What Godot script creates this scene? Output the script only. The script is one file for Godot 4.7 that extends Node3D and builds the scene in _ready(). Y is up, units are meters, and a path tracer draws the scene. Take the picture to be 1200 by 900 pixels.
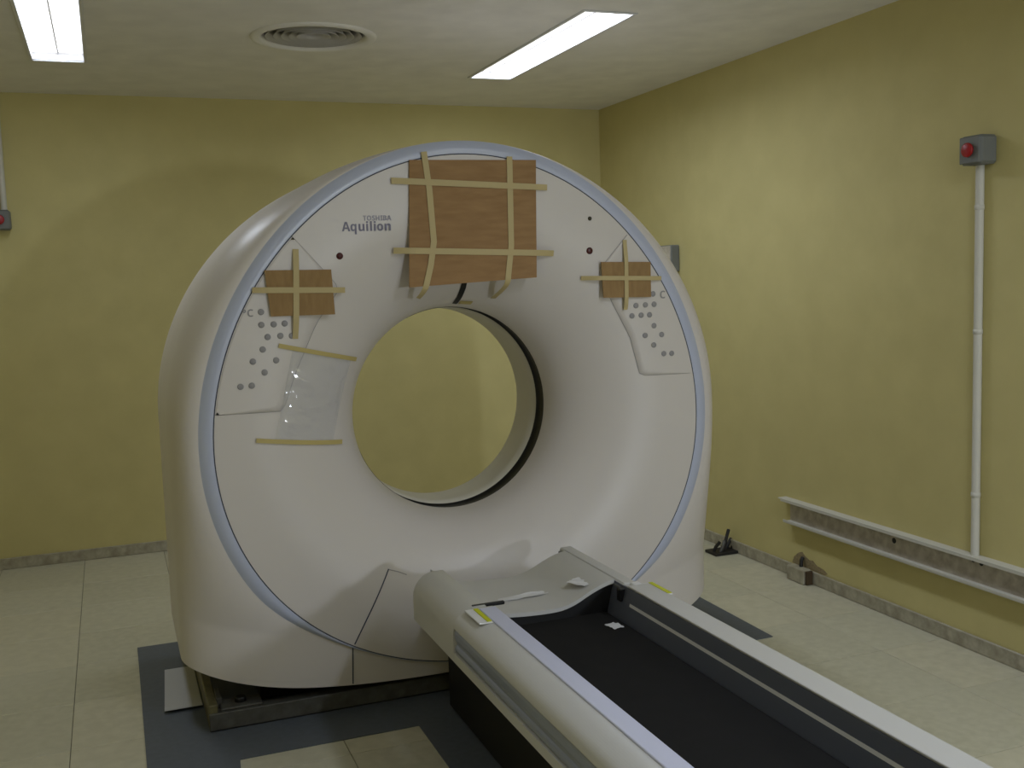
extends Node3D
# A CT scanner standing in a yellow-painted room. y up, metres; floor at y = 0.

const CEIL := 2.555
const WALL_X := 3.05
const WALL_Z := -6.22
const FRONT_Z := 3.4
const GX := 1.2
const GZ := -3.5
const GY := 1.01

var rng := RandomNumberGenerator.new()
var used := {}
var M := {}
var lamp_spots := []

# ---------------------------------------------------------------- helpers
func numbered(called: String) -> String:
	if not used.has(called):
		used[called] = 0
		return called
	used[called] += 1
	return "%s_%03d" % [called, used[called]]

func thing(called: String, label: String, category: String, at := Vector3.ZERO, turn := 0.0, group := "") -> Node3D:
	var o := Node3D.new()
	o.name = numbered(called)
	add_child(o)
	o.position = at
	o.rotation.y = turn
	o.set_meta("label", label)
	o.set_meta("category", category)
	if group != "":
		o.set_meta("group", group)
	return o

func tag(o: Node, label: String, category: String, group := "") -> void:
	o.set_meta("label", label)
	o.set_meta("category", category)
	if group != "":
		o.set_meta("group", group)

func newst(smooth := true) -> SurfaceTool:
	var st := SurfaceTool.new()
	st.begin(Mesh.PRIMITIVE_TRIANGLES)
	st.set_smooth_group(0 if smooth else -1)
	return st

func obj(called: String, st: SurfaceTool, m: Material, parent: Node = self) -> MeshInstance3D:
	st.generate_normals()
	return put(called, st.commit(), m, parent)

func put(called: String, mesh: Mesh, m: Material, parent: Node = self) -> MeshInstance3D:
	var o := MeshInstance3D.new()
	o.name = numbered(called) if parent == self else called
	o.mesh = mesh
	o.material_override = m
	o.cast_shadow = GeometryInstance3D.SHADOW_CASTING_SETTING_ON
	parent.add_child(o, true)
	return o

func structure(o: Node) -> void:
	o.set_meta("kind", "structure")

func tri(st: SurfaceTool, a: Vector3, b: Vector3, c: Vector3) -> void:
	st.add_vertex(a); st.add_vertex(b); st.add_vertex(c)

func quad(st: SurfaceTool, a: Vector3, b: Vector3, c: Vector3, d: Vector3) -> void:
	tri(st, a, b, c); tri(st, a, c, d)

func grid(st: SurfaceTool, rows: Array, closed := false, flip := false) -> void:
	for i in rows.size() - 1:
		var p: PackedVector3Array = rows[i]
		var q: PackedVector3Array = rows[i + 1]
		var n := p.size()
		for j in (n if closed else n - 1):
			var k := (j + 1) % n
			if flip:
				quad(st, p[j], q[j], q[k], p[k])
			else:
				quad(st, p[j], p[k], q[k], q[j])

# box with chamfered edges; c = centre, s = size, b = chamfer
func box(st: SurfaceTool, c: Vector3, s: Vector3, b := 0.004) -> void:
	b = minf(b, minf(s.x, minf(s.y, s.z)) * 0.45)
	var h := s * 0.5
	st.set_smooth_group(-1)
	# eight corners, each split in three: corner on the x, y and z face
	var v := {}
	for sx in [-1, 1]:
		for sy in [-1, 1]:
			for sz in [-1, 1]:
				v[[sx, sy, sz, 0]] = c + Vector3(sx * h.x, sy * (h.y - b), sz * (h.z - b))
				v[[sx, sy, sz, 1]] = c + Vector3(sx * (h.x - b), sy * h.y, sz * (h.z - b))
				v[[sx, sy, sz, 2]] = c + Vector3(sx * (h.x - b), sy * (h.y - b), sz * h.z)
	for s1 in [-1, 1]:
		oq(st, c, v[[s1, -1, -1, 0]], v[[s1, 1, -1, 0]], v[[s1, 1, 1, 0]], v[[s1, -1, 1, 0]])
		oq(st, c, v[[-1, s1, -1, 1]], v[[1, s1, -1, 1]], v[[1, s1, 1, 1]], v[[-1, s1, 1, 1]])
		oq(st, c, v[[-1, -1, s1, 2]], v[[1, -1, s1, 2]], v[[1, 1, s1, 2]], v[[-1, 1, s1, 2]])
		for s2 in [-1, 1]:
			oq(st, c, v[[s1, s2, -1, 0]], v[[s1, s2, 1, 0]], v[[s1, s2, 1, 1]], v[[s1, s2, -1, 1]])
			oq(st, c, v[[s1, -1, s2, 0]], v[[s1, 1, s2, 0]], v[[s1, 1, s2, 2]], v[[s1, -1, s2, 2]])
			oq(st, c, v[[-1, s1, s2, 1]], v[[1, s1, s2, 1]], v[[1, s1, s2, 2]], v[[-1, s1, s2, 2]])
			for s3 in [-1, 1]:
				ot(st, c, v[[s1, s2, s3, 0]], v[[s1, s2, s3, 1]], v[[s1, s2, s3, 2]])

func ot(st: SurfaceTool, c: Vector3, a: Vector3, b: Vector3, d: Vector3) -> void:
	if (b - a).cross(d - a).dot((a + b + d) / 3.0 - c) > 0.0:
		tri(st, a, d, b)
	else:
		tri(st, a, b, d)

func oq(st: SurfaceTool, cc: Vector3, a: Vector3, b: Vector3, c: Vector3, d: Vector3) -> void:
	ot(st, cc, a, b, c); ot(st, cc, a, c, d)

func bx(called: String, c: Vector3, s: Vector3, m: Material, parent: Node = self, b := 0.004) -> MeshInstance3D:
	var st := newst(false)
	box(st, c, s, b)
	return obj(called, st, m, parent)

# tube along points
func tube(st: SurfaceTool, pts: PackedVector3Array, r: float, sides := 10) -> void:
	st.set_smooth_group(0)
	var rows := []
	var n := pts.size()
	var side := Vector3.ZERO
	for i in n:
		var d := (pts[mini(i + 1, n - 1)] - pts[maxi(i - 1, 0)]).normalized()
		if side == Vector3.ZERO:
			side = d.cross(Vector3.UP if absf(d.y) < 0.9 else Vector3.RIGHT).normalized()
		side = (side - d * side.dot(d)).normalized()
		var up := d.cross(side)
		var row := PackedVector3Array()
		for j in sides:
			var a := TAU * j / sides
			row.append(pts[i] + (side * cos(a) + up * sin(a)) * r)
		rows.append(row)
	grid(st, rows, true, true)
	st.set_smooth_group(-1)
	for e in [0, n - 1]:
		var row: PackedVector3Array = rows[e]
		for j in range(1, sides - 1):
			if e == 0:
				tri(st, row[0], row[j], row[j + 1])
			else:
				tri(st, row[0], row[j + 1], row[j])

# lathe of (radius, height) pairs about an axis: 0 = y up, 1 = z (towards +z)
func lathe(st: SurfaceTool, prof: PackedVector2Array, n := 48, axis := 0, at := Vector3.ZERO, smooth := true) -> void:
	st.set_smooth_group(0 if smooth else -1)
	var rows := []
	for p in prof:
		var row := PackedVector3Array()
		for j in n:
			var a := TAU * j / n
			row.append(at + (Vector3(cos(a) * p.x, p.y, sin(a) * p.x) if axis == 0 else Vector3(cos(a) * p.x, sin(a) * p.x, p.y)))
		rows.append(row)
	grid(st, rows, true, axis == 0)

# polygon in x, y drawn out from z0 to z1
func prism(st: SurfaceTool, poly: PackedVector2Array, z0: float, z1: float, smooth := false) -> void:
	st.set_smooth_group(0 if smooth else -1)
	var n := poly.size()
	var ccw := not Geometry2D.is_polygon_clockwise(poly)
	for i in n:
		var a := poly[i]
		var b := poly[(i + 1) % n]
		if ccw:
			quad(st, Vector3(a.x, a.y, z1), Vector3(a.x, a.y, z0), Vector3(b.x, b.y, z0), Vector3(b.x, b.y, z1))
		else:
			quad(st, Vector3(a.x, a.y, z0), Vector3(a.x, a.y, z1), Vector3(b.x, b.y, z1), Vector3(b.x, b.y, z0))
	st.set_smooth_group(-1)
	var t := Geometry2D.triangulate_polygon(poly)
	for i in range(0, t.size(), 3):
		var a := poly[t[i]]
		var b := poly[t[i + 1]]
		var c := poly[t[i + 2]]
		if (b - a).cross(c - a) < 0.0:
			var k := b; b = c; c = k
		tri(st, Vector3(a.x, a.y, z1), Vector3(c.x, c.y, z1), Vector3(b.x, b.y, z1))
		tri(st, Vector3(a.x, a.y, z0), Vector3(b.x, b.y, z0), Vector3(c.x, c.y, z0))

# ---------------------------------------------------------------- materials
func noise_tex(freq: float, lo: Color, hi: Color, oct := 4, sx := 512, seed_ := 1, stretch := 1.0) -> ImageTexture:
	var n := FastNoiseLite.new()
	n.seed = seed_
	n.frequency = freq
	n.fractal_octaves = oct
	var im := Image.create(sx, sx, false, Image.FORMAT_RGB8)
	for y in sx:
		for x in sx:
			# tile without a seam: blend across the edges
			var u := float(x) / sx
			var w := float(y) / sx
			var a := n.get_noise_2d(x, y * stretch)
			var b := n.get_noise_2d(x - sx, y * stretch)
			var c := n.get_noise_2d(x, (y - sx) * stretch)
			var d := n.get_noise_2d(x - sx, (y - sx) * stretch)
			var k := lerpf(lerpf(a, b, u), lerpf(c, d, u), w)
			im.set_pixel(x, y, lo.lerp(hi, clampf(0.5 + k * 1.1, 0.0, 1.0)))
	return ImageTexture.create_from_image(im)

func mat(c: Color, rough := 0.6, metal := 0.0, spec := 0.5) -> StandardMaterial3D:
	var m := StandardMaterial3D.new()
	m.albedo_color = c
	m.roughness = rough
	m.metallic = metal
	m.metallic_specular = spec
	return m

func textured(c: Color, rough: float, tex: Texture2D, metres: float, world := true) -> StandardMaterial3D:
	var m := mat(c, rough)
	m.albedo_texture = tex
	m.uv1_triplanar = true
	m.uv1_world_triplanar = world
	m.uv1_scale = Vector3.ONE / metres
	return m

func make_materials() -> void:
	var soft := noise_tex(0.02, Color(0.95, 0.95, 0.95), Color(1, 1, 1), 5, 256, 3)
	var plaster := noise_tex(0.012, Color(0.965, 0.965, 0.96), Color(1, 1, 1), 6, 512, 5)
	M.wall = textured(Color(0.815, 0.77, 0.535), 0.75, plaster, 1.7)
	M.ceiling = textured(Color(0.93, 0.92, 0.90), 0.9, soft, 1.3)
	var grain := noise_tex(0.03, Color(0.94, 0.94, 0.93), Color(1, 1, 1), 6, 512, 9)
	M.tile = [textured(Color(0.80, 0.785, 0.70), 0.42, grain, 0.9), textured(Color(0.785, 0.77, 0.685), 0.42, grain, 0.8), textured(Color(0.81, 0.79, 0.70), 0.42, grain, 1.0)]
	M.grout = mat(Color(0.42, 0.40, 0.34), 0.9)
	var streak := noise_tex(0.025, Color(0.80, 0.78, 0.76), Color(1, 1, 1), 5, 256, 12)
	M.skirting = textured(Color(0.73, 0.71, 0.63), 0.45, streak, 0.35)
	M.mat_grey = textured(Color(0.36, 0.385, 0.42), 0.6, grain, 0.5)
	M.face = mat(Color(0.84, 0.815, 0.80), 0.37)
	M.trim_lavender = mat(Color(0.735, 0.76, 0.85), 0.30)
	M.liner = mat(Color(0.84, 0.82, 0.76), 0.45)
	M.black = mat(Color(0.03, 0.03, 0.03), 0.5)
	M.seam_shade = mat(Color(0.22, 0.24, 0.31), 0.6)  # dark tone standing for the shade in the cover's seams
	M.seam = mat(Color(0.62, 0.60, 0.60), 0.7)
	M.button = mat(Color(0.58, 0.57, 0.58), 0.5)
	M.print_grey = mat(Color(0.50, 0.49, 0.57), 0.6)
	M.print_pale = mat(Color(0.62, 0.61, 0.67), 0.6)
	M.red_dark = mat(Color(0.28, 0.07, 0.08), 0.35)
	M.green_dark = mat(Color(0.22, 0.20, 0.12), 0.35)
	var corr := noise_tex(0.05, Color(0.92, 0.91, 0.90), Color(1, 1, 1), 5, 256, 21, 0.25)
	var corr2 := noise_tex(0.012, Color(0.90, 0.88, 0.86), Color(1, 1, 1), 6, 256, 22, 5.0)
	M.cardboard = textured(Color(0.655, 0.52, 0.36), 0.85, corr2, 0.45)
	M.cardboard_b = textured(Color(0.63, 0.51, 0.34), 0.85, corr, 0.3)
	M.tape = mat(Color(0.76, 0.69, 0.44), 0.6)
	M.tape_card = mat(Color(0.76, 0.69, 0.50), 0.6)
	M.film = mat(Color(0.88, 0.89, 0.92, 0.26), 0.07)
	M.film.transparency = BaseMaterial3D.TRANSPARENCY_ALPHA
	M.film.cull_mode = BaseMaterial3D.CULL_DISABLED
	M.cream = mat(Color(0.78, 0.775, 0.765), 0.42)
	M.cream_blue = mat(Color(0.80, 0.81, 0.90), 0.42)
	M.white = mat(Color(0.88, 0.88, 0.89), 0.5)
	M.steel_blue = mat(Color(0.58, 0.605, 0.67), 0.33, 0.2)
	M.dark_rail = mat(Color(0.35, 0.37, 0.43), 0.5)
	M.bed = textured(Color(0.14, 0.138, 0.137), 0.65, soft, 0.6)
	M.bed.roughness = 0.95
	M.bed.metallic_specular = 0.25
	M.base_dark = mat(Color(0.06, 0.06, 0.065), 0.7)
	M.frame_steel = textured(Color(0.36, 0.36, 0.34), 0.5, streak, 0.3)
	M.frame_olive_reflection = textured(Color(0.45, 0.43, 0.30), 0.5, streak, 0.3)  # yellow-olive tint: reflected light put into the steel's colour
	M.sticker_yellow = mat(Color(0.80, 0.82, 0.12), 0.5)
	M.paper = mat(Color(0.76, 0.76, 0.76), 0.8)
	M.pvc = mat(Color(0.82, 0.81, 0.77), 0.5)
	M.pvc_dirty = textured(Color(0.83, 0.80, 0.74), 0.6, streak, 0.4)
	M.box_grey = mat(Color(0.45, 0.46, 0.45), 0.5)
	M.red = mat(Color(0.62, 0.05, 0.07), 0.4)
	M.lamp_frame = mat(Color(0.85, 0.85, 0.86), 0.4)
	M.vent = mat(Color(0.72, 0.71, 0.70), 0.5)
	M.lamp = mat(Color(0.95, 0.95, 0.95), 0.5)
	M.lamp.emission_enabled = true
	M.lamp.emission = Color(1.0, 1.0, 1.0)
	M.lamp.emission_energy_multiplier = 1.6
	M.plaster_bare = textured(Color(0.66, 0.60, 0.46), 0.9, streak, 0.12)
	M.stain = mat(Color(0.30, 0.24, 0.16), 0.9)
	M.cable_dark = mat(Color(0.12, 0.11, 0.10), 0.6)

# ---------------------------------------------------------------- camera and light
func camera_and_light() -> void:
	var cam := Camera3D.new()
	cam.name = "camera"
	var yaw := deg_to_rad(21.0)
	var pitch := deg_to_rad(-5.85)
	var roll := deg_to_rad(-1.86)
	var fwd := Vector3(sin(yaw) * cos(pitch), sin(pitch), -cos(yaw) * cos(pitch))
	var right := fwd.cross(Vector3.UP).normalized()
	var up := right.cross(fwd)
	var r2 := right * cos(roll) + up * sin(roll)
	var u2 := up * cos(roll) - right * sin(roll)
	cam.transform = Transform3D(Basis(r2, u2, -fwd), Vector3(0, 1.5, 0))
	cam.fov = rad_to_deg(2.0 * atan(450.0 / 1225.0))
	cam.near = 0.05
	cam.current = true
	add_child(cam)
	var env := Environment.new()
	env.background_mode = Environment.BG_COLOR
	env.background_color = Color(0, 0, 0)
	env.tonemap_mode = Environment.TONE_MAPPER_LINEAR
	env.tonemap_exposure = 1.0
	env.sdfgi_enabled = true
	env.ssao_enabled = true
	env.ssil_enabled = true
	var we := WorldEnvironment.new()
	we.name = "environment"
	we.environment = env
	add_child(we)

const LAMP_W := 0.215
const LAMP_L := 1.41
const LAMP_POWER := 0.435

# a flush ceiling luminaire whose long side runs along z, with its own light
func ceiling_light(x: float, z: float, label: String, power := 1.0) -> void:
	var t := thing("ceiling_light", label, "ceiling light", Vector3(x, CEIL, z), 0, "fluorescent ceiling lights")
	lamp_spots.append(Vector2(x, z))
	for s in [-1, 1]:
		bx("frame_side", Vector3(s * (LAMP_W * 0.5 + 0.008), -0.003, 0), Vector3(0.016, 0.006, LAMP_L + 0.032), M.lamp_frame, t, 0.002)
		bx("frame_end", Vector3(0, -0.003, s * (LAMP_L * 0.5 + 0.008)), Vector3(LAMP_W, 0.006, 0.016), M.lamp_frame, t, 0.002)
		bx("reflector_side", Vector3(s * (LAMP_W * 0.5 + 0.002), 0.030, 0), Vector3(0.004, 0.060, LAMP_L), M.lamp_frame, t, 0.001)
		bx("reflector_end", Vector3(0, 0.030, s * (LAMP_L * 0.5 - 0.002)), Vector3(LAMP_W, 0.060, 0.004), M.lamp_frame, t, 0.001)
		bx("diffuser", Vector3(s * (LAMP_W * 0.25 + 0.001), 0.040, 0), Vector3(LAMP_W * 0.5 - 0.006, 0.012, LAMP_L - 0.010), M.lamp, t, 0.002)
	bx("divider", Vector3(0, 0.036, 0), Vector3(0.006, 0.016, LAMP_L - 0.010), M.lamp_frame, t, 0.001)
	var l := AreaLight3D.new()
	l.name = "lamp_light"
	l.area_size = Vector2(LAMP_W - 0.02, LAMP_L - 0.04)
	l.light_energy = LAMP_POWER * power
	l.light_color = Color(0.895, 0.935, 1.0)
	l.area_range = 14.0
	l.shadow_enabled = true
	l.rotation_degrees.x = -90
	l.position = Vector3(0, 0.026, 0)
	t.add_child(l)

# unseen lamp added behind the camera, inferred from the couch's shadow on the gantry
func added_lamp(x: float, y: float, power: float) -> void:
	var t := thing("added_wall_lamp", "small square lit lamp added on the front wall behind the camera", "wall lamp", Vector3(x, y, FRONT_Z))
	bx("case", Vector3(0, 0, -0.045), Vector3(0.30, 0.30, 0.090), M.lamp_frame, t, 0.008)
	bx("lit_lamp_panel", Vector3(0, 0, -0.093), Vector3(0.25, 0.25, 0.006), M.lamp, t, 0.002)
	var l := AreaLight3D.new()
	l.name = "added_lamp_light"
	l.area_size = Vector2(0.24, 0.24)
	l.light_energy = LAMP_POWER * power
	l.light_color = Color(0.895, 0.935, 1.0)
	l.area_range = 14.0
	l.shadow_enabled = true
	l.position = Vector3(0, 0, -0.100)
	t.add_child(l)

func lights() -> void:
	ceiling_light(1.98, -4.625, "long lit ceiling light whose far end points at the room corner", 3.2)
	ceiling_light(-0.13, -4.625, "lit ceiling light beside the round vent, above the back-wall alarm button", 1.4)
	ceiling_light(1.98, -0.9, "lit ceiling light above the foot of the couch", 5.4)
	ceiling_light(-0.13, -0.9, "lit ceiling light near the left wall", 0.9)
	added_lamp(2.5, 1.42, 12.0)

# ---------------------------------------------------------------- room
func room() -> void:
	var T := 0.12
	var fz := FRONT_Z
	var mid := (WALL_Z + fz) * 0.5
	structure(bx("wall_back", Vector3(0.9, CEIL * 0.5, WALL_Z - T * 0.5), Vector3(4.6, CEIL + 0.1, T), M.wall, self, 0.0005))
	structure(bx("wall_right", Vector3(WALL_X + T * 0.5, CEIL * 0.5, mid), Vector3(T, CEIL + 0.1, fz - WALL_Z), M.wall, self, 0.0005))
	structure(bx("wall_front", Vector3(0.9, CEIL * 0.5, fz + T * 0.5), Vector3(4.6, CEIL + 0.1, T), M.wall, self, 0.0005))
	structure(bx("wall_left", Vector3(-1.25 - T * 0.5, CEIL * 0.5, mid), Vector3(T, CEIL + 0.1, fz - WALL_Z), M.wall, self, 0.0005))
	# ceiling with the round hole of the air vent
	var c := CSGCombiner3D.new()
	c.name = "ceiling"
	var slab := CSGBox3D.new()
	slab.name = "slab"
	slab.size = Vector3(4.6, 0.3, 10.0)
	slab.position = Vector3(0.9, CEIL + 0.15, -1.4)
	slab.material = M.ceiling
	c.add_child(slab)
	var hole := CSGCylinder3D.new()
	hole.name = "hole"
	hole.radius = 0.225
	hole.height = 1.0
	hole.sides = 64
	hole.position = Vector3(0.91, CEIL + 0.0, -4.62)
	hole.operation = CSGShape3D.OPERATION_SUBTRACTION
	hole.material = M.vent
	c.add_child(hole)
	for p in lamp_spots:
		var slot := CSGBox3D.new()
		slot.name = "slot"
		slot.size = Vector3(LAMP_W + 0.010, 0.16, LAMP_L + 0.002)
		slot.position = Vector3(p.x, CEIL, p.y)
		slot.operation = CSGShape3D.OPERATION_SUBTRACTION
		slot.material = M.ceiling
		c.add_child(slot)
	add_child(c)
	structure(c)
	# floor: a bed of mortar and tiles laid on it
	var f := Node3D.new()
	f.name = "floor"
	add_child(f)
	structure(f)
	bx("mortar_bed", Vector3(0.9, -0.064, -1.4), Vector3(4.6, 0.12, 10.0), M.grout, f, 0.0005)
	var side := 0.42
	var joint := 0.0022
	var st := newst(false)
	box(st, Vector3.ZERO, Vector3(side - joint, 0.012, side - joint), 0.0012)
	st.generate_normals()
	var tm := st.commit()
	var x0 := -0.207 - 3 * side
	rng.seed = 11
	for i in 11:
		for j in 24:
			var p := Vector3(x0 + (i + 0.5) * side, -0.006, -6.55 + (j + 0.5) * side)
			var o := put("tile", tm, M.tile[rng.randi() % 3], f)
			o.position = p + Vector3(0, rng.randf_range(-0.0004, 0.0002), 0)
	# skirtings
	structure(bx("baseboard_right", Vector3(WALL_X - 0.006, 0.031, mid + 0.006), Vector3(0.012, 0.062, fz - WALL_Z - 0.012), M.skirting, self, 0.003))
	structure(bx("baseboard_back", Vector3(0.9, 0.031, WALL_Z + 0.006), Vector3(4.3, 0.062, 0.012), M.skirting, self, 0.003))

# ---------------------------------------------------------------- gantry shape
func ring_in(a: float) -> float:      # radius of the front plate's edge
	return 0.903 - 0.016 * sin(3.0 * a)

func ring_out(a: float) -> float:     # radius of the rim's outer edge
	var k := smoothstep(-0.93, -0.55, sin(a))
	return ring_in(a) + lerpf(0.006, 0.048, k)

# the housing's shoulder: how far back it lies at the fraction f of the way from the rim to the outline
func shoulder(f: float) -> float:
	return -0.012 - 0.22 * (1.0 - pow(maxf(0.0, 1.0 - pow(f, 2.3)), 1.0 / 2.3))

# [rim point, outline point, whether the way between them bends up] from the lowest right point round the top to the lowest left one
func housing_columns() -> Array:
	var out := []
	for p in [[-0.926, -0.796], [-0.905, -0.790]]:
		out.append([Vector2(0.0, p[0]), Vector2(1.04, p[1]), true])
	var n := 200
	for i in n + 1:
		var a := lerpf(-PI * 0.5, PI * 1.5, float(i) / n)
		var q := Vector2(cos(a), sin(a)) * ring_out(a)
		if sin(a) >= 0.0:
			var r := 1.0 / sqrt(pow(cos(a) / 1.04, 2.0) + pow(sin(a) / 0.968, 2.0))
			out.append([q, Vector2(cos(a), sin(a)) * r, false])
		else:
			var side := 1.04 if i * 2 < n else -1.04
			out.append([q, Vector2(side, q.y * 0.885), true])
	for p in [[-0.905, -0.790], [-0.926, -0.796]]:
		out.append([Vector2(0.0, p[0]), Vector2(-1.04, p[1]), true])
	return out

# fraction by which the shoulder has turned at the fraction f of a column: below the bore the front stays flat as far as x = 0.62
func turn_at(c: Array, f: float) -> float:
	if not c[2]:
		return f
	var x0 := maxf(absf(c[0].x), 0.62)
	return clampf((absf(lerpf(c[0].x, c[1].x, f)) - x0) / (1.04 - x0), 0.0, 1.0)

func column_point(c: Array, f: float) -> Vector2:
	var p: Vector2 = (c[0] as Vector2).lerp(c[1], f)
	if c[2]:
		var x3 := pow(absf(c[0].x), 3.0)
		p.y = lerpf(c[0].y, c[1].y, (pow(absf(p.x), 3.0) - x3) / (1.124864 - x3))
	return p

func face_z(x: float, y: float) -> float:   # depth of the front plate, x and y from the bore's axis
	var u := (sqrt(x * x + y * y) - 0.385) / 0.40
	if u >= 1.0:
		return 0.0
	if u <= 0.0:
		return -0.29
	return -0.29 * (1.0 - sqrt(1.0 - (1.0 - u) * (1.0 - u)))

func angles(n: int) -> PackedFloat32Array:
	var out := PackedFloat32Array()
	for j in n:
		out.append(TAU * j / n)
	return out

func pol(a: float, r: float, z: float) -> Vector3:
	return Vector3(cos(a) * r, GY + sin(a) * r, z)

# a strip of given width laid over the front plate along (x, y) points; lift(x, y) adds height
func strip(st: SurfaceTool, path: PackedVector2Array, width: float, lift: Callable, thick := 0.0012, steps := 14) -> void:
	var c := PackedVector2Array()
	for i in path.size() - 1:
		for k in steps:
			c.append(path[i].lerp(path[i + 1], float(k) / steps))
	c.append(path[path.size() - 1])
	var n := c.size()
	var up := PackedVector3Array()
	var dn := PackedVector3Array()
	var rows := []
	for i in n:
		var d := (c[mini(i + 1, n - 1)] - c[maxi(i - 1, 0)]).normalized()
		var s := Vector2(-d.y, d.x) * width * 0.5
		var row := PackedVector3Array()
		for k in [-1.0, 0.0, 1.0]:
			var p: Vector2 = c[i] + s * k
			var z: float = lift.call(p.x, p.y)
			row.append(Vector3(p.x, GY + p.y, z + thick))
		rows.append(row)
	grid(st, rows, false, true)
	var under := []
	for row in rows:
		var r2 := PackedVector3Array()
		for p in row:
			r2.append(p - Vector3(0, 0, thick))
		under.append(r2)
	st.set_smooth_group(1)
	grid(st, under, false, false)
	st.set_smooth_group(-1)
	for k in [0, 2]:
		var e := []
		for i in n:
			e.append(PackedVector3Array([rows[i][k], under[i][k]]))
		grid(st, e, false, k == 0)

func gantry() -> void:
	var g := thing("ct_scanner_gantry", "large cream ring-shaped scanner with a round bore through its middle", "scanner", Vector3(GX, 0, GZ))
	var N := 192
	var an := angles(N)
	# front plate: flat outer ring that dips like a trumpet to the bore
	var rows := []
	for i in 45:
		var s := i / 44.0
		var row := PackedVector3Array()
		for a in an:
			var r := lerpf(ring_in(a), 0.385, s)
			if s > 0.96:
				r = lerpf(ring_in(a), 0.385, lerpf(0.96, 1.0, pow((s - 0.96) / 0.04, 0.6)))
			row.append(pol(a, r, face_z(cos(a) * r, sin(a) * r)))
		rows.append(row)
	var st := newst()
	grid(st, rows, true, true)
	obj("front_cover", st, M.face, g)
	# thin dark tube round the plate: the groove's shade put in as colour
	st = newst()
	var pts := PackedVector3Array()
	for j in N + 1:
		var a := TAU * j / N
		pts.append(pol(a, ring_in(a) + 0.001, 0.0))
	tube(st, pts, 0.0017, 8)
	obj("edge_seam", st, M.seam_shade, g)
	# lavender-blue plastic trim band between the front cover and the housing
	rows = []
	for i in 7:
		var s := i / 6.0
		var row := PackedVector3Array()
		for a in an:
			row.append(pol(a, lerpf(ring_in(a) + 0.003, ring_out(a), s), -0.012 * s * s + 0.003 * sin(PI * s)))
		rows.append(row)
	st = newst()
	grid(st, rows, true, false)
	obj("trim_band", st, M.trim_lavender, g).set_meta("label", "lavender-blue plastic trim band")
	# housing: from the rim outwards to the full outline, then back; one column for each point round the rim
	var cols := housing_columns()
	rows = []
	for i in 29:
		var f := sin(i / 28.0 * PI * 0.5)
		var row := PackedVector3Array()
		for c in cols:
			var p := column_point(c, f)
			row.append(Vector3(p.x, GY + p.y, shoulder(turn_at(c, f))))
		rows.append(row)
	for z in [-0.56, -0.68, -0.78]:
		var row := PackedVector3Array()
		for c in cols:
			row.append(Vector3(c[1].x, GY + c[1].y, z))
		rows.append(row)
	for i in range(1, 9):
		var t := i / 8.0 * PI * 0.5
		var row := PackedVector3Array()
		for c in cols:
			var p: Vector2 = c[1]
			p -= Vector2(p.x, maxf(p.y, 0.0)).normalized() * 0.10 * (1.0 - cos(t))
			row.append(Vector3(p.x, GY + p.y, -0.78 - 0.12 * sin(t)))
		rows.append(row)
	st = newst()
	grid(st, rows, false, false)
	# underside: the two lowest columns' front edge drawn straight back, with normals of its own
	st.set_smooth_group(7)
	var front_edge := PackedVector3Array()
	var back_edge := PackedVector3Array()
	for k in range(28, -1, -1):
		front_edge.append(rows[k][rows[k].size() - 1])
	for k in 29:
		front_edge.append(rows[k][0])
	for p in front_edge:
		back_edge.append(Vector3(p.x, p.y, -0.895))
	grid(st, [front_edge, back_edge], false, true)
	# back plate round the rear opening
	st.set_smooth_group(8)
	var outer := PackedVector3Array()
	var inner_edge := PackedVector3Array()
	for a in an:
		var c := absf(cos(a))
		var r := 1.0 / sqrt(pow(c / 0.945, 2.0) + pow(sin(a) / 0.875, 2.0))
		if sin(a) < 0.0:
			r = minf(0.945 / maxf(c, 0.001), 0.82 / maxf(-sin(a), 0.001))
		outer.append(pol(a, r, -0.899))
		inner_edge.append(pol(a, 0.558, -0.899))
	grid(st, [outer, inner_edge], true, false)
	obj("housing", st, M.face, g)
	# black gap ring and rear liner of the bore
	st = newst()
	lathe(st, PackedVector2Array([Vector2(0.384, -0.288), Vector2(0.393, -0.292), Vector2(0.393, -0.364), Vector2(0.383, -0.370)]), 128, 1, Vector3(0, GY, 0))
	obj("bore_gap_ring", st, M.black, g)
	st = newst()
	var lp := PackedVector2Array([Vector2(0.386, -0.368), Vector2(0.380, -0.372), Vector2(0.378, -0.42), Vector2(0.378, -0.54)])
	for i in range(1, 11):
		var t := i / 10.0 * PI * 0.5
		lp.append(Vector2(0.378 + 0.060 * (1.0 - cos(t)), -0.555 - 0.040 * sin(t)))
	for p in [[0.53, -0.597], [0.555, -0.605], [0.56, -0.63], [0.56, -0.90]]:
		lp.append(Vector2(p[0], p[1]))
	lathe(st, lp, 128, 1, Vector3(0, GY, 0))
	obj("bore_liner", st, M.liner, g)
	# seams of the skirt door: dark strips coloured like the shade in the grooves
	var on_face := func(x: float, y: float) -> float: return face_z(x, y)
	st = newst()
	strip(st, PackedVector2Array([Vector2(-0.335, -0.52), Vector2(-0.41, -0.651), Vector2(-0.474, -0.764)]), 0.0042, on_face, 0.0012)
	obj("door_seam", st, M.seam_shade, g)
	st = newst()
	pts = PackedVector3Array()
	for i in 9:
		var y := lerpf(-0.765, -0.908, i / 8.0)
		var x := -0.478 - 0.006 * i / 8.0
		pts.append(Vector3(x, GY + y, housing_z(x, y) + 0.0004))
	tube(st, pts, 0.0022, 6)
	obj("door_seam", st, M.seam_shade, g)
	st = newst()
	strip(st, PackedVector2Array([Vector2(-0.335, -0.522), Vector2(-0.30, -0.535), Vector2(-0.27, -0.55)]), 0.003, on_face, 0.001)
	obj("door_seam", st, M.seam, g)
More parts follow.
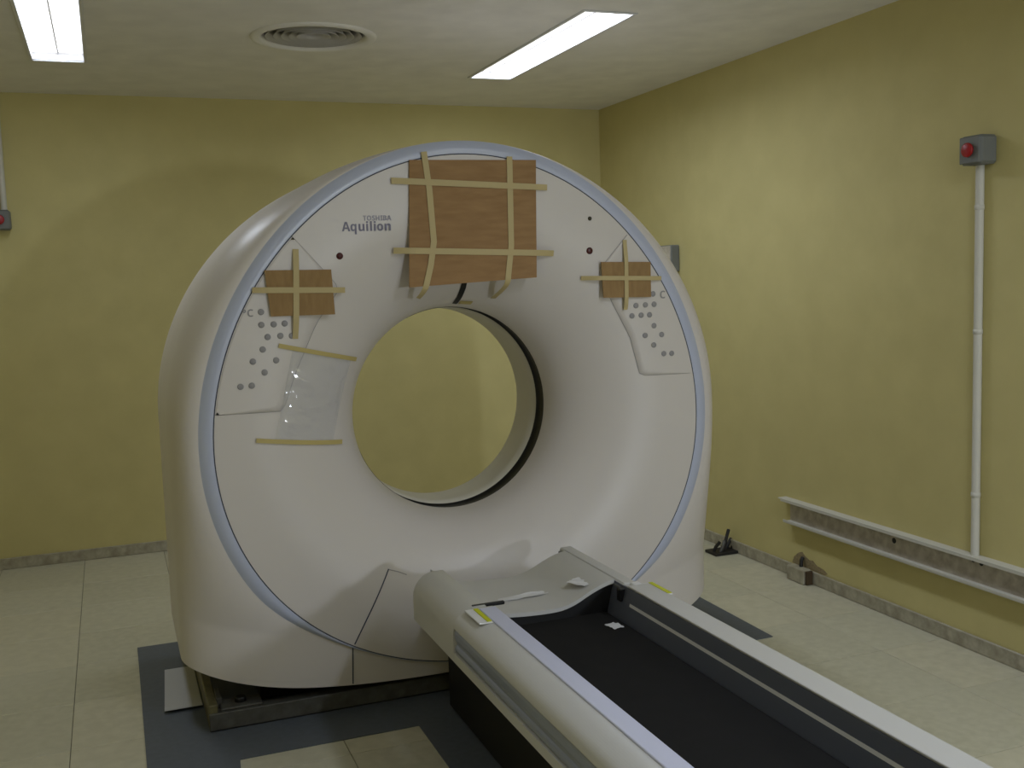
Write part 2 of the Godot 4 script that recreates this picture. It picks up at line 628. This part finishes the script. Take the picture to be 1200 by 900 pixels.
	# control fields: slightly raised plates on both sides, with keys
	var bl := [[-0.73, 0.402], [-0.731, 0.36], [-0.691, 0.36], [-0.655, 0.361], [-0.713, 0.319], [-0.671, 0.321], [-0.633, 0.319], [-0.731, 0.279], [-0.765, 0.241], [-0.689, 0.241], [-0.729, 0.203], [-0.809, 0.161], [-0.773, 0.162]]
	var br := [[0.723, 0.409], [0.651, 0.368], [0.69, 0.369], [0.727, 0.37], [0.635, 0.33], [0.672, 0.331], [0.707, 0.331], [0.725, 0.289], [0.688, 0.254], [0.757, 0.254], [0.723, 0.216], [0.765, 0.181], [0.799, 0.18]]
	var inner := [[Vector2(-0.616, 0.646), Vector2(-0.463, 0.47), Vector2(-0.549, 0.353), Vector2(-0.629, 0.185), Vector2(-0.673, 0.070), Vector2(-0.895, 0.073)],
		[Vector2(0.621, 0.632), Vector2(0.498, 0.50), Vector2(0.55, 0.397), Vector2(0.629, 0.25), Vector2(0.669, 0.102), Vector2(0.880, 0.10)]]
	for k in 2:
		var cp := control_field(inner[k], g, k == 0)
		for p in (bl if k == 0 else br):
			st = newst()
			var z := face_z(p[0], p[1]) + 0.003
			lathe(st, PackedVector2Array([Vector2(0.0105, -0.001), Vector2(0.0105, 0.0015), Vector2(0.0085, 0.0025), Vector2(0.0001, 0.0025)]), 14, 1, Vector3(p[0], GY + p[1], z))
			obj("button", st, M.button, cp)
		var c := Vector2(-0.772, 0.400) if k == 0 else Vector2(0.764, 0.405)
		word("°C" if k == 0 else "C", c, 0.034 if k == 0 else 0.022, M.button, cp, "printed_mark", 0.003)
	# signal lamps (unlit) and lettering
	for d in [[-0.46, 0.578, 0.0115, 0], [0.466, 0.576, 0.0125, 0], [0.469, 0.693, 0.0075, 1]]:
		st = newst()
		lathe(st, PackedVector2Array([Vector2(d[2], -0.004), Vector2(d[2], 0.002), Vector2(d[2] * 0.75, 0.004), Vector2(d[2] * 0.4, 0.0055), Vector2(0.0001, 0.006)]), 20, 1, Vector3(d[0], GY + d[1], face_z(d[0], d[1])))
		obj("signal_lamp", st, M.red_dark if d[3] == 0 else M.green_dark, g)
	word("Aquilion", Vector2(-0.364, 0.671), 0.168, M.print_grey, g, "lettering", 0.0)
	word("TOSHIBA", Vector2(-0.326, 0.703), 0.098, M.print_pale, g, "lettering", 0.0)

func housing_z(x: float, y: float) -> float:   # depth of the housing's lower front at x, y from the bore's axis
	var xr := 0.0
	for i in 90:
		var a := -PI * 0.5 * i / 89.0
		if sin(a) * ring_out(a) >= y:
			xr = cos(a) * ring_out(a)
	xr = maxf(xr, 0.62)
	var f := clampf((absf(x) - xr) / (1.04 - xr), 0.0, 1.0)
	return shoulder(f)

func control_field(edge: Array, g: Node, left: bool) -> Node:
	# filled between the inner edge and the plate's rim, in rows from top to bottom
	var path := PackedVector2Array()
	var n := 30
	var total := 0.0
	for i in edge.size() - 1:
		total += (edge[i + 1] - edge[i]).length()
	var st := newst()
	var rows := []
	for i in n + 1:
		var want := total * i / n
		var p: Vector2 = edge[edge.size() - 1]
		for j in edge.size() - 1:
			var l: float = (edge[j + 1] - edge[j]).length()
			if want <= l:
				p = edge[j].lerp(edge[j + 1], want / l)
				break
			want -= l
		path.append(p)
		# partner on the rim: walk the rim from the first to the last point
		var a0 := atan2(edge[0].y, edge[0].x)
		var a1 := atan2(edge[edge.size() - 1].y, edge[edge.size() - 1].x)
		var a := lerpf(a0, a1, float(i) / n)
		var q := Vector2(cos(a), sin(a)) * (ring_in(a) - 0.005)
		var row := PackedVector3Array()
		row.append(Vector3(p.x, GY + p.y, face_z(p.x, p.y) - 0.002))
		for k in 9:
			var m := p.lerp(q, maxf(k / 8.0, 0.004))
			row.append(Vector3(m.x, GY + m.y, face_z(m.x, m.y) + 0.003))
		rows.append(row)
	grid(st, rows, false, not left)
	var o := obj("control_panel", st, M.face, g)
	st = newst()
	strip(st, path, 0.0026, func(x: float, y: float) -> float: return face_z(x, y) + 0.0008, 0.0012, 1)
	obj("panel_seam", st, M.seam, o)
	return o

func word(text: String, centre: Vector2, width: float, m: Material, parent: Node, called: String, lift := 0.0) -> void:
	var tm := TextMesh.new()
	var f := SystemFont.new()
	f.font_names = PackedStringArray(["Droid Sans"])
	f.font_weight = 700
	tm.font = f
	tm.text = text
	tm.font_size = 48
	tm.depth = 0.02
	tm.pixel_size = 0.01
	var b := tm.get_aabb()
	var o := put(called, tm, m, parent)
	var k := width / maxf(b.size.x, 0.001)
	o.scale = Vector3(k, k, 0.06)
	var c := b.get_center()
	o.position = Vector3(centre.x - c.x * k, GY + centre.y - c.y * k, face_z(centre.x, centre.y) + lift + 0.001)

# ---------------------------------------------------------------- things stuck on the gantry
func sheet(corners: Array, z: float, thick: float, wave: float, m: Material, parent: Node, seed_ := 1) -> void:
	var nz := FastNoiseLite.new()
	nz.seed = seed_
	nz.frequency = 2.5
	var st := newst()
	var front := []
	var back := []
	var n := 14
	for i in n + 1:
		var a := PackedVector3Array()
		var b := PackedVector3Array()
		for j in n + 1:
			var u := j / float(n)
			var v := i / float(n)
			var p: Vector2 = (corners[0] as Vector2).lerp(corners[1], u).lerp((corners[3] as Vector2).lerp(corners[2], u), v)
			var zz := z + wave * (nz.get_noise_2d(p.x * 2.0, p.y * 2.0) + 0.3)
			a.append(Vector3(p.x, GY + p.y, zz + thick))
			b.append(Vector3(p.x, GY + p.y, zz))
		front.append(a)
		back.append(b)
	grid(st, front, false, false)
	st.set_smooth_group(1)
	grid(st, back, false, true)
	st.set_smooth_group(-1)
	for e in [0, n]:
		var r1 := []
		var r2 := []
		for j in n + 1:
			r1.append(PackedVector3Array([front[e][j], back[e][j]]))
			r2.append(PackedVector3Array([front[j][e], back[j][e]]))
		grid(st, r1, false, e == n)
		grid(st, r2, false, e == 0)
	obj("sheet", st, m, parent)

func cardboard(called: String, label: String, corners: Array, tapes: Array, m: Material, z: float, width: float, seed_: int) -> void:
	var t := thing(called, label, "cardboard", Vector3(GX, 0, GZ), 0, "cardboard pieces taped on the scanner")
	sheet(corners, z, 0.0035, 0.002, m, t, seed_)
	var poly := PackedVector2Array(corners)
	for k in tapes.size():
		var path: Array = tapes[k]
		var top: float = z + 0.0035 + 0.0022 + 0.0016 * (k % 4 if tapes.size() == 2 else k / 2)
		# height of the tape: on the card, and down to the plate past its edge
		var lift := func(x: float, y: float) -> float:
			var p := Vector2(x, y)
			if Geometry2D.is_point_in_polygon(p, poly):
				return top
			var dist := 9.0
			for i in 4:
				var q := Geometry2D.get_closest_point_to_segment(p, poly[i], poly[(i + 1) % 4])
				dist = minf(dist, p.distance_to(q))
			var fz := face_z(x, y) + 0.0065
			return lerpf(fz, top, 1.0 - smoothstep(0.0, 0.08, dist)) if dist > 0.002 else top
		var st := newst()
		strip(st, PackedVector2Array(path), width, lift, 0.0012, 22 if path.size() == 2 else 10)
		obj("tape", st, M.tape_card, t)

func on_gantry() -> void:
	cardboard("cardboard_cover", "large square of brown cardboard held by four strips of masking tape above the bore",
		[Vector2(-0.207, 0.897), Vector2(0.259, 0.901), Vector2(0.249, 0.485), Vector2(-0.226, 0.465)],
		[[Vector2(-0.155, 0.925), Vector2(-0.141, 0.80), Vector2(-0.132, 0.62), Vector2(-0.146, 0.54), Vector2(-0.178, 0.425)],
		[Vector2(0.158, 0.912), Vector2(0.154, 0.60), Vector2(0.140, 0.50), Vector2(0.130, 0.413)],
		[Vector2(-0.273, 0.827), Vector2(0.299, 0.804)],
		[Vector2(-0.273, 0.592), Vector2(0.325, 0.57)]], M.cardboard, 0.004, 0.021, 4)
	cardboard("cardboard_patch", "small brown cardboard patch taped with a cross beside the lettering",
		[Vector2(-0.713, 0.537), Vector2(-0.494, 0.534), Vector2(-0.488, 0.384), Vector2(-0.70, 0.386)],
		[[Vector2(-0.607, 0.604), Vector2(-0.615, 0.44), Vector2(-0.622, 0.308)], [Vector2(-0.755, 0.474), Vector2(-0.448, 0.464)]], M.cardboard_b, 0.011, 0.019, 6)
	cardboard("cardboard_patch", "small brown cardboard patch taped with a cross under two dark signal lamps",
		[Vector2(0.504, 0.534), Vector2(0.709, 0.529), Vector2(0.709, 0.398), Vector2(0.511, 0.402)],
		[[Vector2(0.607, 0.613), Vector2(0.604, 0.354)], [Vector2(0.433, 0.477), Vector2(0.755, 0.467)]], M.cardboard_b, 0.011, 0.016, 8)
	# clear plastic pouch hung by two strips of tape
	var t := thing("plastic_pouch", "clear wrinkled plastic pouch taped to the scanner left of the bore", "pouch", Vector3(GX, 0, GZ))
	var nz := FastNoiseLite.new()
	nz.seed = 31
	nz.frequency = 1.0
	var c := [Vector2(-0.632, 0.275), Vector2(-0.415, 0.222), Vector2(-0.497, -0.052), Vector2(-0.705, -0.024)]
	var st := newst()
	var rows := []
	for i in 65:
		var row := PackedVector3Array()
		for j in 41:
			var u := j / 40.0
			var v := i / 64.0
			var p: Vector2 = (c[0] as Vector2).lerp(c[1], u).lerp((c[3] as Vector2).lerp(c[2], u), v)
			var puff := sin(PI * u) * sin(PI * v)
			var z := face_z(p.x, p.y) + 0.006 + puff * (0.016 + 0.012 * nz.get_noise_2d(p.x * 9.0, p.y * 14.0) + 0.0035 * sin(v * 24.0 + 3.0 * nz.get_noise_2d(p.x * 6.0, p.y * 6.0)) + 0.004 * nz.get_noise_2d(p.x * 25.0, p.y * 34.0))
			row.append(Vector3(p.x, GY + p.y, z))
		rows.append(row)
	grid(st, rows, false, false)
	obj("film", st, M.film, t)
	var lift := func(x: float, y: float) -> float: return face_z(x, y) + 0.0075
	st = newst()
	strip(st, PackedVector2Array([Vector2(-0.679, 0.289), Vector2(-0.392, 0.219)]), 0.015, lift, 0.0012, 24)
	obj("tape", st, M.tape, t)
	st = newst()
	strip(st, PackedVector2Array([Vector2(-0.769, -0.020), Vector2(-0.46, -0.066)]), 0.015, lift, 0.0012, 24)
	obj("tape", st, M.tape, t)
	# black strap hanging from under the cardboard into the bore
	t = thing("black_strap", "short black strap hanging from the large cardboard into the bore", "strap", Vector3(GX, 0, GZ))
	st = newst()
	strip(st, PackedVector2Array([Vector2(0.004, 0.56), Vector2(0.010, 0.50), Vector2(0.012, 0.455), Vector2(0.010, 0.42), Vector2(0.006, 0.397)]), 0.020, func(x: float, y: float) -> float: return face_z(x, y) + 0.003, 0.003, 8)
	obj("band", st, M.black, t)
	st = newst()
	strip(st, PackedVector2Array([Vector2(0.022, 0.402), Vector2(0.07, 0.398)]), 0.012, func(x: float, y: float) -> float: return face_z(x, y) + 0.003, 0.0012, 8)
	obj("tape", st, M.tape, t)

# ---------------------------------------------------------------- base frame and floor pieces
func under_gantry() -> void:
	var t := thing("base_frame", "dark steel base frame on the floor under the scanner", "frame", Vector3(GX, 0.004, GZ))
	var f := func(called: String, c: Vector3, s: Vector3, m: Material) -> void: bx(called, c, s, m, t, 0.003)
	# front beam: a channel open to the front
	f.call("front_beam_web", Vector3(0, 0.031, -0.046), Vector3(1.94, 0.062, 0.008), M.frame_steel)
	f.call("front_beam_flange", Vector3(0, 0.058, -0.065), Vector3(1.94, 0.008, 0.045), M.frame_steel)
	f.call("front_beam_flange", Vector3(0, 0.004, -0.060), Vector3(1.94, 0.008, 0.036), M.frame_steel)
	for s in [-1, 1]:
		f.call("side_beam", Vector3(s * 0.955, 0.045, -0.40), Vector3(0.030, 0.088, 0.70), M.frame_olive_reflection)
		f.call("foot_post", Vector3(s * 0.930, 0.045, -0.16), Vector3(0.020, 0.088, 0.10), M.frame_steel)
		f.call("foot_plate", Vector3(s * 0.86, 0.066, -0.10), Vector3(0.14, 0.008, 0.09), M.frame_steel)
		var st := newst()
		lathe(st, PackedVector2Array([Vector2(0.0001, 0.088), Vector2(0.017, 0.088), Vector2(0.02, 0.084), Vector2(0.02, 0.072), Vector2(0.0001, 0.072)]), 12, 0, Vector3(s * 0.86, 0, -0.10), false)
		obj("bolt", st, M.black, t)
	f.call("added_plinth", Vector3(0, 0.041, -0.50), Vector3(1.55, 0.074, 0.50), M.base_dark)  # dark block added to stop light under the gantry and carry it
	# grey vinyl sheet under the machine, T-shaped
	var st := newst(false)
	var poly := PackedVector2Array([Vector2(0.02, 4.55), Vector2(2.47, 4.55), Vector2(2.47, 3.50), Vector2(1.53, 3.50), Vector2(1.53, 0.6), Vector2(0.89, 0.6), Vector2(0.89, 3.30), Vector2(0.02, 3.29), Vector2(0.02, 2.2), Vector2(0.0, 2.2)])
	poly = PackedVector2Array([Vector2(0.025, 4.55), Vector2(2.47, 4.55), Vector2(2.45, 3.50), Vector2(1.53, 3.50), Vector2(1.53, 0.6), Vector2(0.89, 0.6), Vector2(0.89, 3.30), Vector2(0.30, 3.30), Vector2(0.24, 2.6), Vector2(0.02, 2.6)])
	prism(st, poly, 0.0, 0.004)
	var o := obj("floor_mat", st, M.mat_grey)
	o.rotation_degrees.x = -90
	tag(o, "flat blue-grey vinyl mat on the floor under scanner and couch", "mat")
	# white sheet of paper half under the frame
	st = newst()
	var rows := []
	var back := []
	for i in 11:
		var row := PackedVector3Array()
		var low := PackedVector3Array()
		for j in 4:
			var v := i / 10.0
			var y := 0.006 + 0.010 * pow(v, 6.0) + 0.004 * pow(1.0 - v, 5.0)
			row.append(Vector3(lerpf(0.095 + 0.022 * (1.0 - v), 0.225, j / 3.0), y, lerpf(-4.21, -3.77, v)))
			low.append(row[j] - Vector3(0, 0.001, 0))
		rows.append(row)
		back.append(low)
	grid(st, rows, false, false)
	grid(st, back, false, true)
	o = obj("paper_sheet", st, M.paper)
	tag(o, "white sheet lying on the grey mat against the base frame", "paper")

# ---------------------------------------------------------------- couch
func couch() -> void:
	var t := thing("patient_couch", "long low patient couch with cream rails and black bed running out of the scanner", "couch", Vector3(GX, 0, 0))
	var z0 := -2.78
	var z1 := -0.5
	for s in [-1.0, 1.0]:
		# rail: cream body with a long groove on its outer side
		var body := [[-0.216, 0.400], [-0.216, 0.5545], [-0.2625, 0.5545], [-0.328, 0.506], [-0.328, 0.433], [-0.338, 0.432], [-0.338, 0.405], [-0.333, 0.400]]
		var poly := PackedVector2Array()
		for p in body:
			poly.append(Vector2(p[0] * -s, p[1]))
			if p[0] == -0.2625:
				for k in range(1, 19):
					var ra := k / 18.0 * PI * 0.5
					poly.append(Vector2((-0.2625 - 0.0755 * sin(ra)) * -s, 0.5545 - 0.0475 * (1.0 - cos(ra))))
		var st := newst(false)
		prism(st, poly, z0, z1)
		obj("rail", st, M.cream, t)
		# flat pale strip along the rail's top
		bx("top_strip", Vector3(s * (0.239 if s < 0 else 0.250), 0.556, (z0 + z1) * 0.5 + 0.01), Vector3(0.050 if s < 0 else 0.072, 0.006, z1 - z0 - 0.02), M.cream_blue if s < 0 else M.cream, t, 0.0015)
		# metal slide in the groove
		st = newst()
		var g := PackedVector2Array()
		for p in [[-0.327, 0.504], [-0.334, 0.502], [-0.3365, 0.494], [-0.3365, 0.478], [-0.334, 0.470], [-0.331, 0.467], [-0.331, 0.459], [-0.335, 0.455], [-0.337, 0.448], [-0.335, 0.439], [-0.327, 0.435]]:
			g.append(Vector2(p[0] * -s, p[1]))
		prism(st, g, z0 + 0.01, z1 - 0.01)
		obj("groove_slide", st, M.steel_blue, t)
		# dark inner wall, leaning a little outwards, with a white line
		st = newst(false)
		var w := PackedVector2Array()
		for p in [[-0.2155, 0.552], [-0.2155, 0.44], [-0.188, 0.44], [-0.190, 0.456], [-0.213, 0.552]]:
			w.append(Vector2(p[0] * -s, p[1]))
		prism(st, w, z0 if s < 0 else -2.87, z1)
		var iw := obj("inner_wall", st, M.dark_rail, t)
		st = newst(false)
		w = PackedVector2Array()
		for p in [[-0.203, 0.5045], [-0.2012, 0.5045], [-0.2034, 0.5135], [-0.2056, 0.5135]]:
			w.append(Vector2(p[0] * -s, p[1]))
		prism(st, w, z0 + 0.05, z1 - 0.01)
		obj("white_line", st, M.white, iw)
		# label with a yellow strip at the head end of the rail
		var lx := -0.293 if s < 0 else 0.272
		var lb := bx("label_plate", Vector3(lx + 0.006, 0.5565, -2.70), Vector3(0.040, 0.004, 0.13), M.white, t, 0.001)
		bx("yellow_strip", Vector3(lx + 0.018, 0.5595, -2.70), Vector3(0.014, 0.002, 0.12), M.sticker_yellow, lb, 0.0005)
	# bed
	bx("bed", Vector3(0, 0.440, (z0 - 0.22 + z1) * 0.5), Vector3(0.378, 0.030, z1 - z0 + 0.22), M.bed, t, 0.004)
	# head end: broad cream rail ends, trough cover and the right-hand bar
	var st := newst(false)
	var e := PackedVector2Array()
	for p in [[-0.235, 0.400], [-0.235, 0.5565], [-0.2625, 0.5565], [-0.338, 0.480], [-0.338, 0.405], [-0.333, 0.400]]:
		e.append(Vector2(p[0], p[1]))
		if p[0] == -0.2625:
			for k in range(1, 18):
				var ra := k / 18.0 * PI * 0.5
				e.append(Vector2(-0.2625 - 0.0755 * sin(ra), 0.5565 - 0.0765 * (1.0 - cos(ra))))
	prism(st, e, -3.20, -2.782)
	obj("rail_end", st, M.cream, t)
	bx("rail_bar", Vector3(0.238, 0.536, -3.035), Vector3(0.046, 0.042, 0.49), M.cream, t, 0.005)
	bx("rail_bar_side", Vector3(0.2125, 0.530, -3.035), Vector3(0.006, 0.030, 0.48), M.box_grey, t, 0.001)
	bx("bar_bracket", Vector3(0.222, 0.528, -2.785), Vector3(0.060, 0.040, 0.022), M.black, t, 0.003)
	bx("bar_clip", Vector3(0.250, 0.553, -2.775), Vector3(0.030, 0.012, 0.030), M.white, t, 0.003)
	st = newst()
	var rows := []
	var low := []
	for i in 9:
		var z := lerpf(-3.23, -2.85, i / 8.0)
		var row := PackedVector3Array()
		var l2 := PackedVector3Array()
		for j in 25:
			var x := lerpf(-0.268, 0.214, j / 24.0)
			var y := trough_y(x)
			row.append(Vector3(x, y, z))
			l2.append(Vector3(x, y - 0.012, z))
		rows.append(row)
		low.append(l2)
	grid(st, rows, false, false)
	grid(st, low, false, true)
	st.set_smooth_group(-1)
	for k in [0, 8]:
		var ed := []
		for j in 25:
			ed.append(PackedVector3Array([rows[k][j], low[k][j]]))
		grid(st, ed, false, k == 0)
	obj("trough_cover", st, M.cream, t)
	# dark board closing the couch under the trough's edge
	st = newst(false)
	var bp := PackedVector2Array([Vector2(-0.188, 0.43)])
	for j in 21:
		var x := lerpf(-0.188, 0.213, j / 20.0)
		bp.append(Vector2(x, trough_y(x) - 0.0125))
	bp.append(Vector2(0.213, 0.43))
	prism(st, bp, -2.872, -2.856)
	obj("end_board", st, M.black, t)
	bx("slot_strip", Vector3(-0.222, 0.553, -2.800), Vector3(0.10, 0.010, 0.012), M.black, t, 0.002)
	# support under the couch
	bx("base_column", Vector3(0, 0.2145, -2.04), Vector3(0.34, 0.419, 2.72), M.base_dark, t, 0.01)
	# scraps of paper and tape left at the head end
	var o := scrap(Vector3(1.335, 0.536, -2.93), 0.060, 0.075, 0.4, 3)
	tag(o, "crumpled white scrap lying in the trough by the dark bracket", "paper scrap", "white scraps on the couch head")
	o = scrap(Vector3(1.345, 0.457, -2.72), 0.035, 0.050, 0.2, 5)
	tag(o, "small white scrap lying on the black bed's end", "paper scrap", "white scraps on the couch head")
	o = scrap(Vector3(1.150, 0.4945, -3.00), 0.20, 0.035, 0.10, 8)
	tag(o, "long narrow white strip lying across the cream trough", "paper scrap", "white scraps on the couch head")

func trough_y(x: float) -> float:
	var c := Curve.new()
	c.min_value = 0.4
	c.max_value = 0.6
	c.min_domain = -0.3
	c.max_domain = 0.3
	for p in [[-0.27, 0.556], [-0.235, 0.536], [-0.20, 0.514], [-0.15, 0.500], [-0.05, 0.492], [0.03, 0.493], [0.08, 0.506], [0.13, 0.530], [0.18, 0.549], [0.214, 0.556]]:
		c.add_point(Vector2(p[0], p[1]))
	for k in c.point_count:
		var a := c.get_point_position(maxi(k - 1, 0))
		var b := c.get_point_position(mini(k + 1, c.point_count - 1))
		c.set_point_left_tangent(k, (b.y - a.y) / (b.x - a.x))
		c.set_point_right_tangent(k, (b.y - a.y) / (b.x - a.x))
	return c.sample(x)

func scrap(at: Vector3, w: float, d: float, turn: float, seed_: int) -> MeshInstance3D:
	var nz := FastNoiseLite.new()
	nz.seed = seed_
	nz.frequency = 9.0
	var st := newst()
	var rows := []
	var low := []
	for i in 8:
		var row := PackedVector3Array()
		var l2 := PackedVector3Array()
		for j in 10:
			var x := (j / 9.0 - 0.5) * w
			var z := (i / 7.0 - 0.5) * d * (1.0 + 0.2 * nz.get_noise_1d(x * 3.0))
			var y := 0.008 * absf(nz.get_noise_2d(x * 3.0 + 5.0, z * 3.0))
			row.append(Vector3(x, y, z))
			l2.append(Vector3(x, y - 0.0008, z))
		rows.append(row)
		low.append(l2)
	grid(st, rows, false, false)
	grid(st, low, false, true)
	var o := obj("paper_scrap", st, M.white)
	o.position = at
	o.rotation.y = turn
	return o

# ---------------------------------------------------------------- walls and ceiling fittings
func alarm_box(at: Vector3, turn: float, label: String) -> void:
	# built facing +z, its back on the wall at z = 0
	var t := thing("alarm_button_box", label, "alarm button", at, turn, "red alarm buttons on the walls")
	bx("back_box", Vector3(0, 0, 0.040), Vector3(0.105, 0.105, 0.080), M.box_grey, t, 0.010)
	bx("cover", Vector3(0, 0, 0.0815), Vector3(0.097, 0.097, 0.008), M.box_grey, t, 0.004)
	var st := newst()
	lathe(st, PackedVector2Array([Vector2(0.020, 0.084), Vector2(0.020, 0.088), Vector2(0.024, 0.089), Vector2(0.026, 0.092), Vector2(0.026, 0.098), Vector2(0.022, 0.101), Vector2(0.0001, 0.102)]), 24, 1)
	obj("push_button", st, M.red, t)

func wall_things() -> void:
	# open cable trunking low on the right wall: back, top and bottom flange
	var t := thing("cable_trunking", "open white cable trunking running low along the right wall", "trunking", Vector3(WALL_X, 0.27, -3.2))
	var zl := 2.0
	var zc := 0.0
	bx("back_plate", Vector3(-0.0025, 0.055, zc), Vector3(0.005, 0.110, zl), M.pvc_dirty, t, 0.001)
	bx("top_flange", Vector3(-0.024, 0.112, zc - 0.02), Vector3(0.048, 0.005, zl + 0.04), M.pvc, t, 0.001)
	bx("top_lip", Vector3(-0.0465, 0.106, zc - 0.01), Vector3(0.003, 0.012, zl + 0.02), M.pvc, t, 0.001)
	bx("bottom_flange", Vector3(-0.024, 0.0025, zc), Vector3(0.048, 0.005, zl), M.pvc, t, 0.001)
	bx("bottom_lip", Vector3(-0.0465, 0.008, zc), Vector3(0.003, 0.012, zl), M.pvc, t, 0.001)
	for p in [[0.066, -0.275, 0.010], [0.088, 0.16, 0.006], [0.085, 0.20, 0.008]]:
		var st := newst()
		lathe(st, PackedVector2Array([Vector2(p[2] + 0.002, 0.0), Vector2(p[2] + 0.002, 0.002), Vector2(p[2], 0.003), Vector2(0.0001, 0.0025)]), 16, 0)
		var o := obj("screw_hole", st, M.black, t)
		o.rotation_degrees.z = 90
		o.position = Vector3(-0.004, p[0], p[1])
	# conduit up to the alarm button
	t = thing("conduit_pipe", "white conduit rising from the trunking to the alarm button", "conduit", Vector3(WALL_X, 0, -3.020))
	var st := newst()
	tube(st, PackedVector3Array([Vector3(-0.017, 0.384, 0), Vector3(-0.017, 1.2, 0), Vector3(-0.017, 1.852, 0)]), 0.0155, 16)
	obj("pipe", st, M.pvc, t)
	for y in [0.62, 1.24, 1.70]:
		st = newst()
		lathe(st, PackedVector2Array([Vector2(0.0156, -0.009), Vector2(0.0175, -0.008), Vector2(0.0175, 0.008), Vector2(0.0156, 0.009)]), 16, 0, Vector3(-0.0175, y, 0))
		obj("pipe_clip", st, M.pvc, t)
	alarm_box(Vector3(WALL_X, 1.905, -3.005), -PI / 2, "grey box with a red push button on top of the white conduit")
	# back-wall alarm button with its conduit from above
	alarm_box(Vector3(-0.495, 1.885, WALL_Z), 0.0, "grey box with a red push button at the left end of the back wall")
	t = thing("conduit_pipe", "white conduit coming down the back wall to an alarm button", "conduit", Vector3(-0.472, 0, WALL_Z))
	st = newst()
	tube(st, PackedVector3Array([Vector3(0, 1.938, 0.017), Vector3(0, 2.2, 0.017), Vector3(0, CEIL - 0.002, 0.017)]), 0.0155, 16)
	obj("pipe", st, M.pvc, t)
	# junction box half hidden behind the gantry
	t = thing("junction_box", "small grey junction box on the right wall just past the scanner's edge", "junction box", Vector3(WALL_X, 1.575, -5.30))
	bx("body", Vector3(-0.028, 0, 0), Vector3(0.056, 0.150, 0.150), M.box_grey, t, 0.006)
	bx("lid", Vector3(-0.058, 0, 0), Vector3(0.006, 0.140, 0.140), M.pvc_dirty, t, 0.003)
	# stub boxes at the foot of the wall where cables came out
	t = thing("floor_outlet", "short stone-coloured cable outlet block at the skirting below the trunking's end", "outlet block", Vector3(WALL_X - 0.012, 0, -4.09))
	bx("block", Vector3(-0.024, 0.036, 0), Vector3(0.048, 0.070, 0.13), M.skirting, t, 0.004)
	bx("dark_joint", Vector3(-0.020, 0.034, 0.072), Vector3(0.036, 0.066, 0.012), M.stain, t, 0.002)
	bx("dark_joint", Vector3(-0.020, 0.034, -0.071), Vector3(0.036, 0.060, 0.010), M.frame_steel, t, 0.002)
	st = newst()
	tube(st, PackedVector3Array([Vector3(-0.012, 0.068, 0.0), Vector3(-0.010, 0.085, 0.0), Vector3(-0.006, 0.100, -0.004), Vector3(0.004, 0.112, -0.008)]), 0.009, 8)
	obj("cable_stub", st, M.cable_dark, t)
	# bare plaster where the paint broke away above the block
	st = newst(false)
	var patch := PackedVector2Array([Vector2(-0.10, 0.064), Vector2(-0.085, 0.098), Vector2(-0.05, 0.125), Vector2(-0.02, 0.136), Vector2(0.0, 0.120), Vector2(0.035, 0.108), Vector2(0.06, 0.112), Vector2(0.09, 0.094), Vector2(0.14, 0.088), Vector2(0.17, 0.074), Vector2(0.15, 0.064)])
	prism(st, patch, 0.0, 0.0012)
	var pp := obj("bare_plaster", st, M.plaster_bare, t)
	pp.rotation_degrees.y = -90
	pp.position = Vector3(0.0118, 0, 0)
	t = thing("cable_stub_plate", "dark bundle of cut cables on the floor beside the scanner by the wall", "cables", Vector3(WALL_X - 0.07, 0, -4.70))
	bx("plate", Vector3(0, 0.008, 0), Vector3(0.16, 0.014, 0.11), M.cable_dark, t, 0.003)
	rng.seed = 5
	for i in 5:
		st = newst()
		var x := -0.06 + 0.03 * i
		var a := Vector3(x, 0.012, rng.randf_range(-0.03, 0.03))
		var h := rng.randf_range(0.03, 0.06) + (0.06 if i == 2 else 0.0)
		tube(st, PackedVector3Array([a, a + Vector3(0.01, h * 0.5, 0.004), a + Vector3(0.02 + rng.randf() * 0.02, h, rng.randf_range(-0.02, 0.02))]), 0.009, 8)
		obj("cable", st, M.cable_dark if i != 1 else M.frame_steel, t)

func vent() -> void:
	var t := thing("air_vent", "round ceiling air vent with concentric rings and a dark opening", "vent", Vector3(0.91, CEIL, -4.62))
	var st := newst()
	lathe(st, PackedVector2Array([Vector2(0.270, 0.001), Vector2(0.268, -0.006), Vector2(0.255, -0.010), Vector2(0.236, -0.010), Vector2(0.224, -0.004), Vector2(0.218, 0.010), Vector2(0.216, 0.06)]), 72, 0)
	obj("flange", st, M.ceiling, t)
	for r in [0.190, 0.157, 0.124, 0.091, 0.058]:
		st = newst()
		lathe(st, PackedVector2Array([Vector2(r + 0.014, 0.000), Vector2(r + 0.0152, 0.0006), Vector2(r - 0.016, 0.044), Vector2(r - 0.0172, 0.0434), Vector2(r + 0.014, 0.000)]), 64, 0)
		obj("cone_ring", st, M.vent, t)
	bx("cross_bar", Vector3(0, 0.150, 0), Vector3(0.42, 0.006, 0.012), M.vent, t, 0.001)
	st = newst()
	lathe(st, PackedVector2Array([Vector2(0.2155, 0.02), Vector2(0.2155, 0.62), Vector2(0.0001, 0.62)]), 48, 0)
	obj("plenum", st, M.vent, t)

func _ready() -> void:
	camera_and_light()
	make_materials()
	lights()
	room()
	gantry()
	couch()
	under_gantry()
	on_gantry()
	wall_things()
	vent()
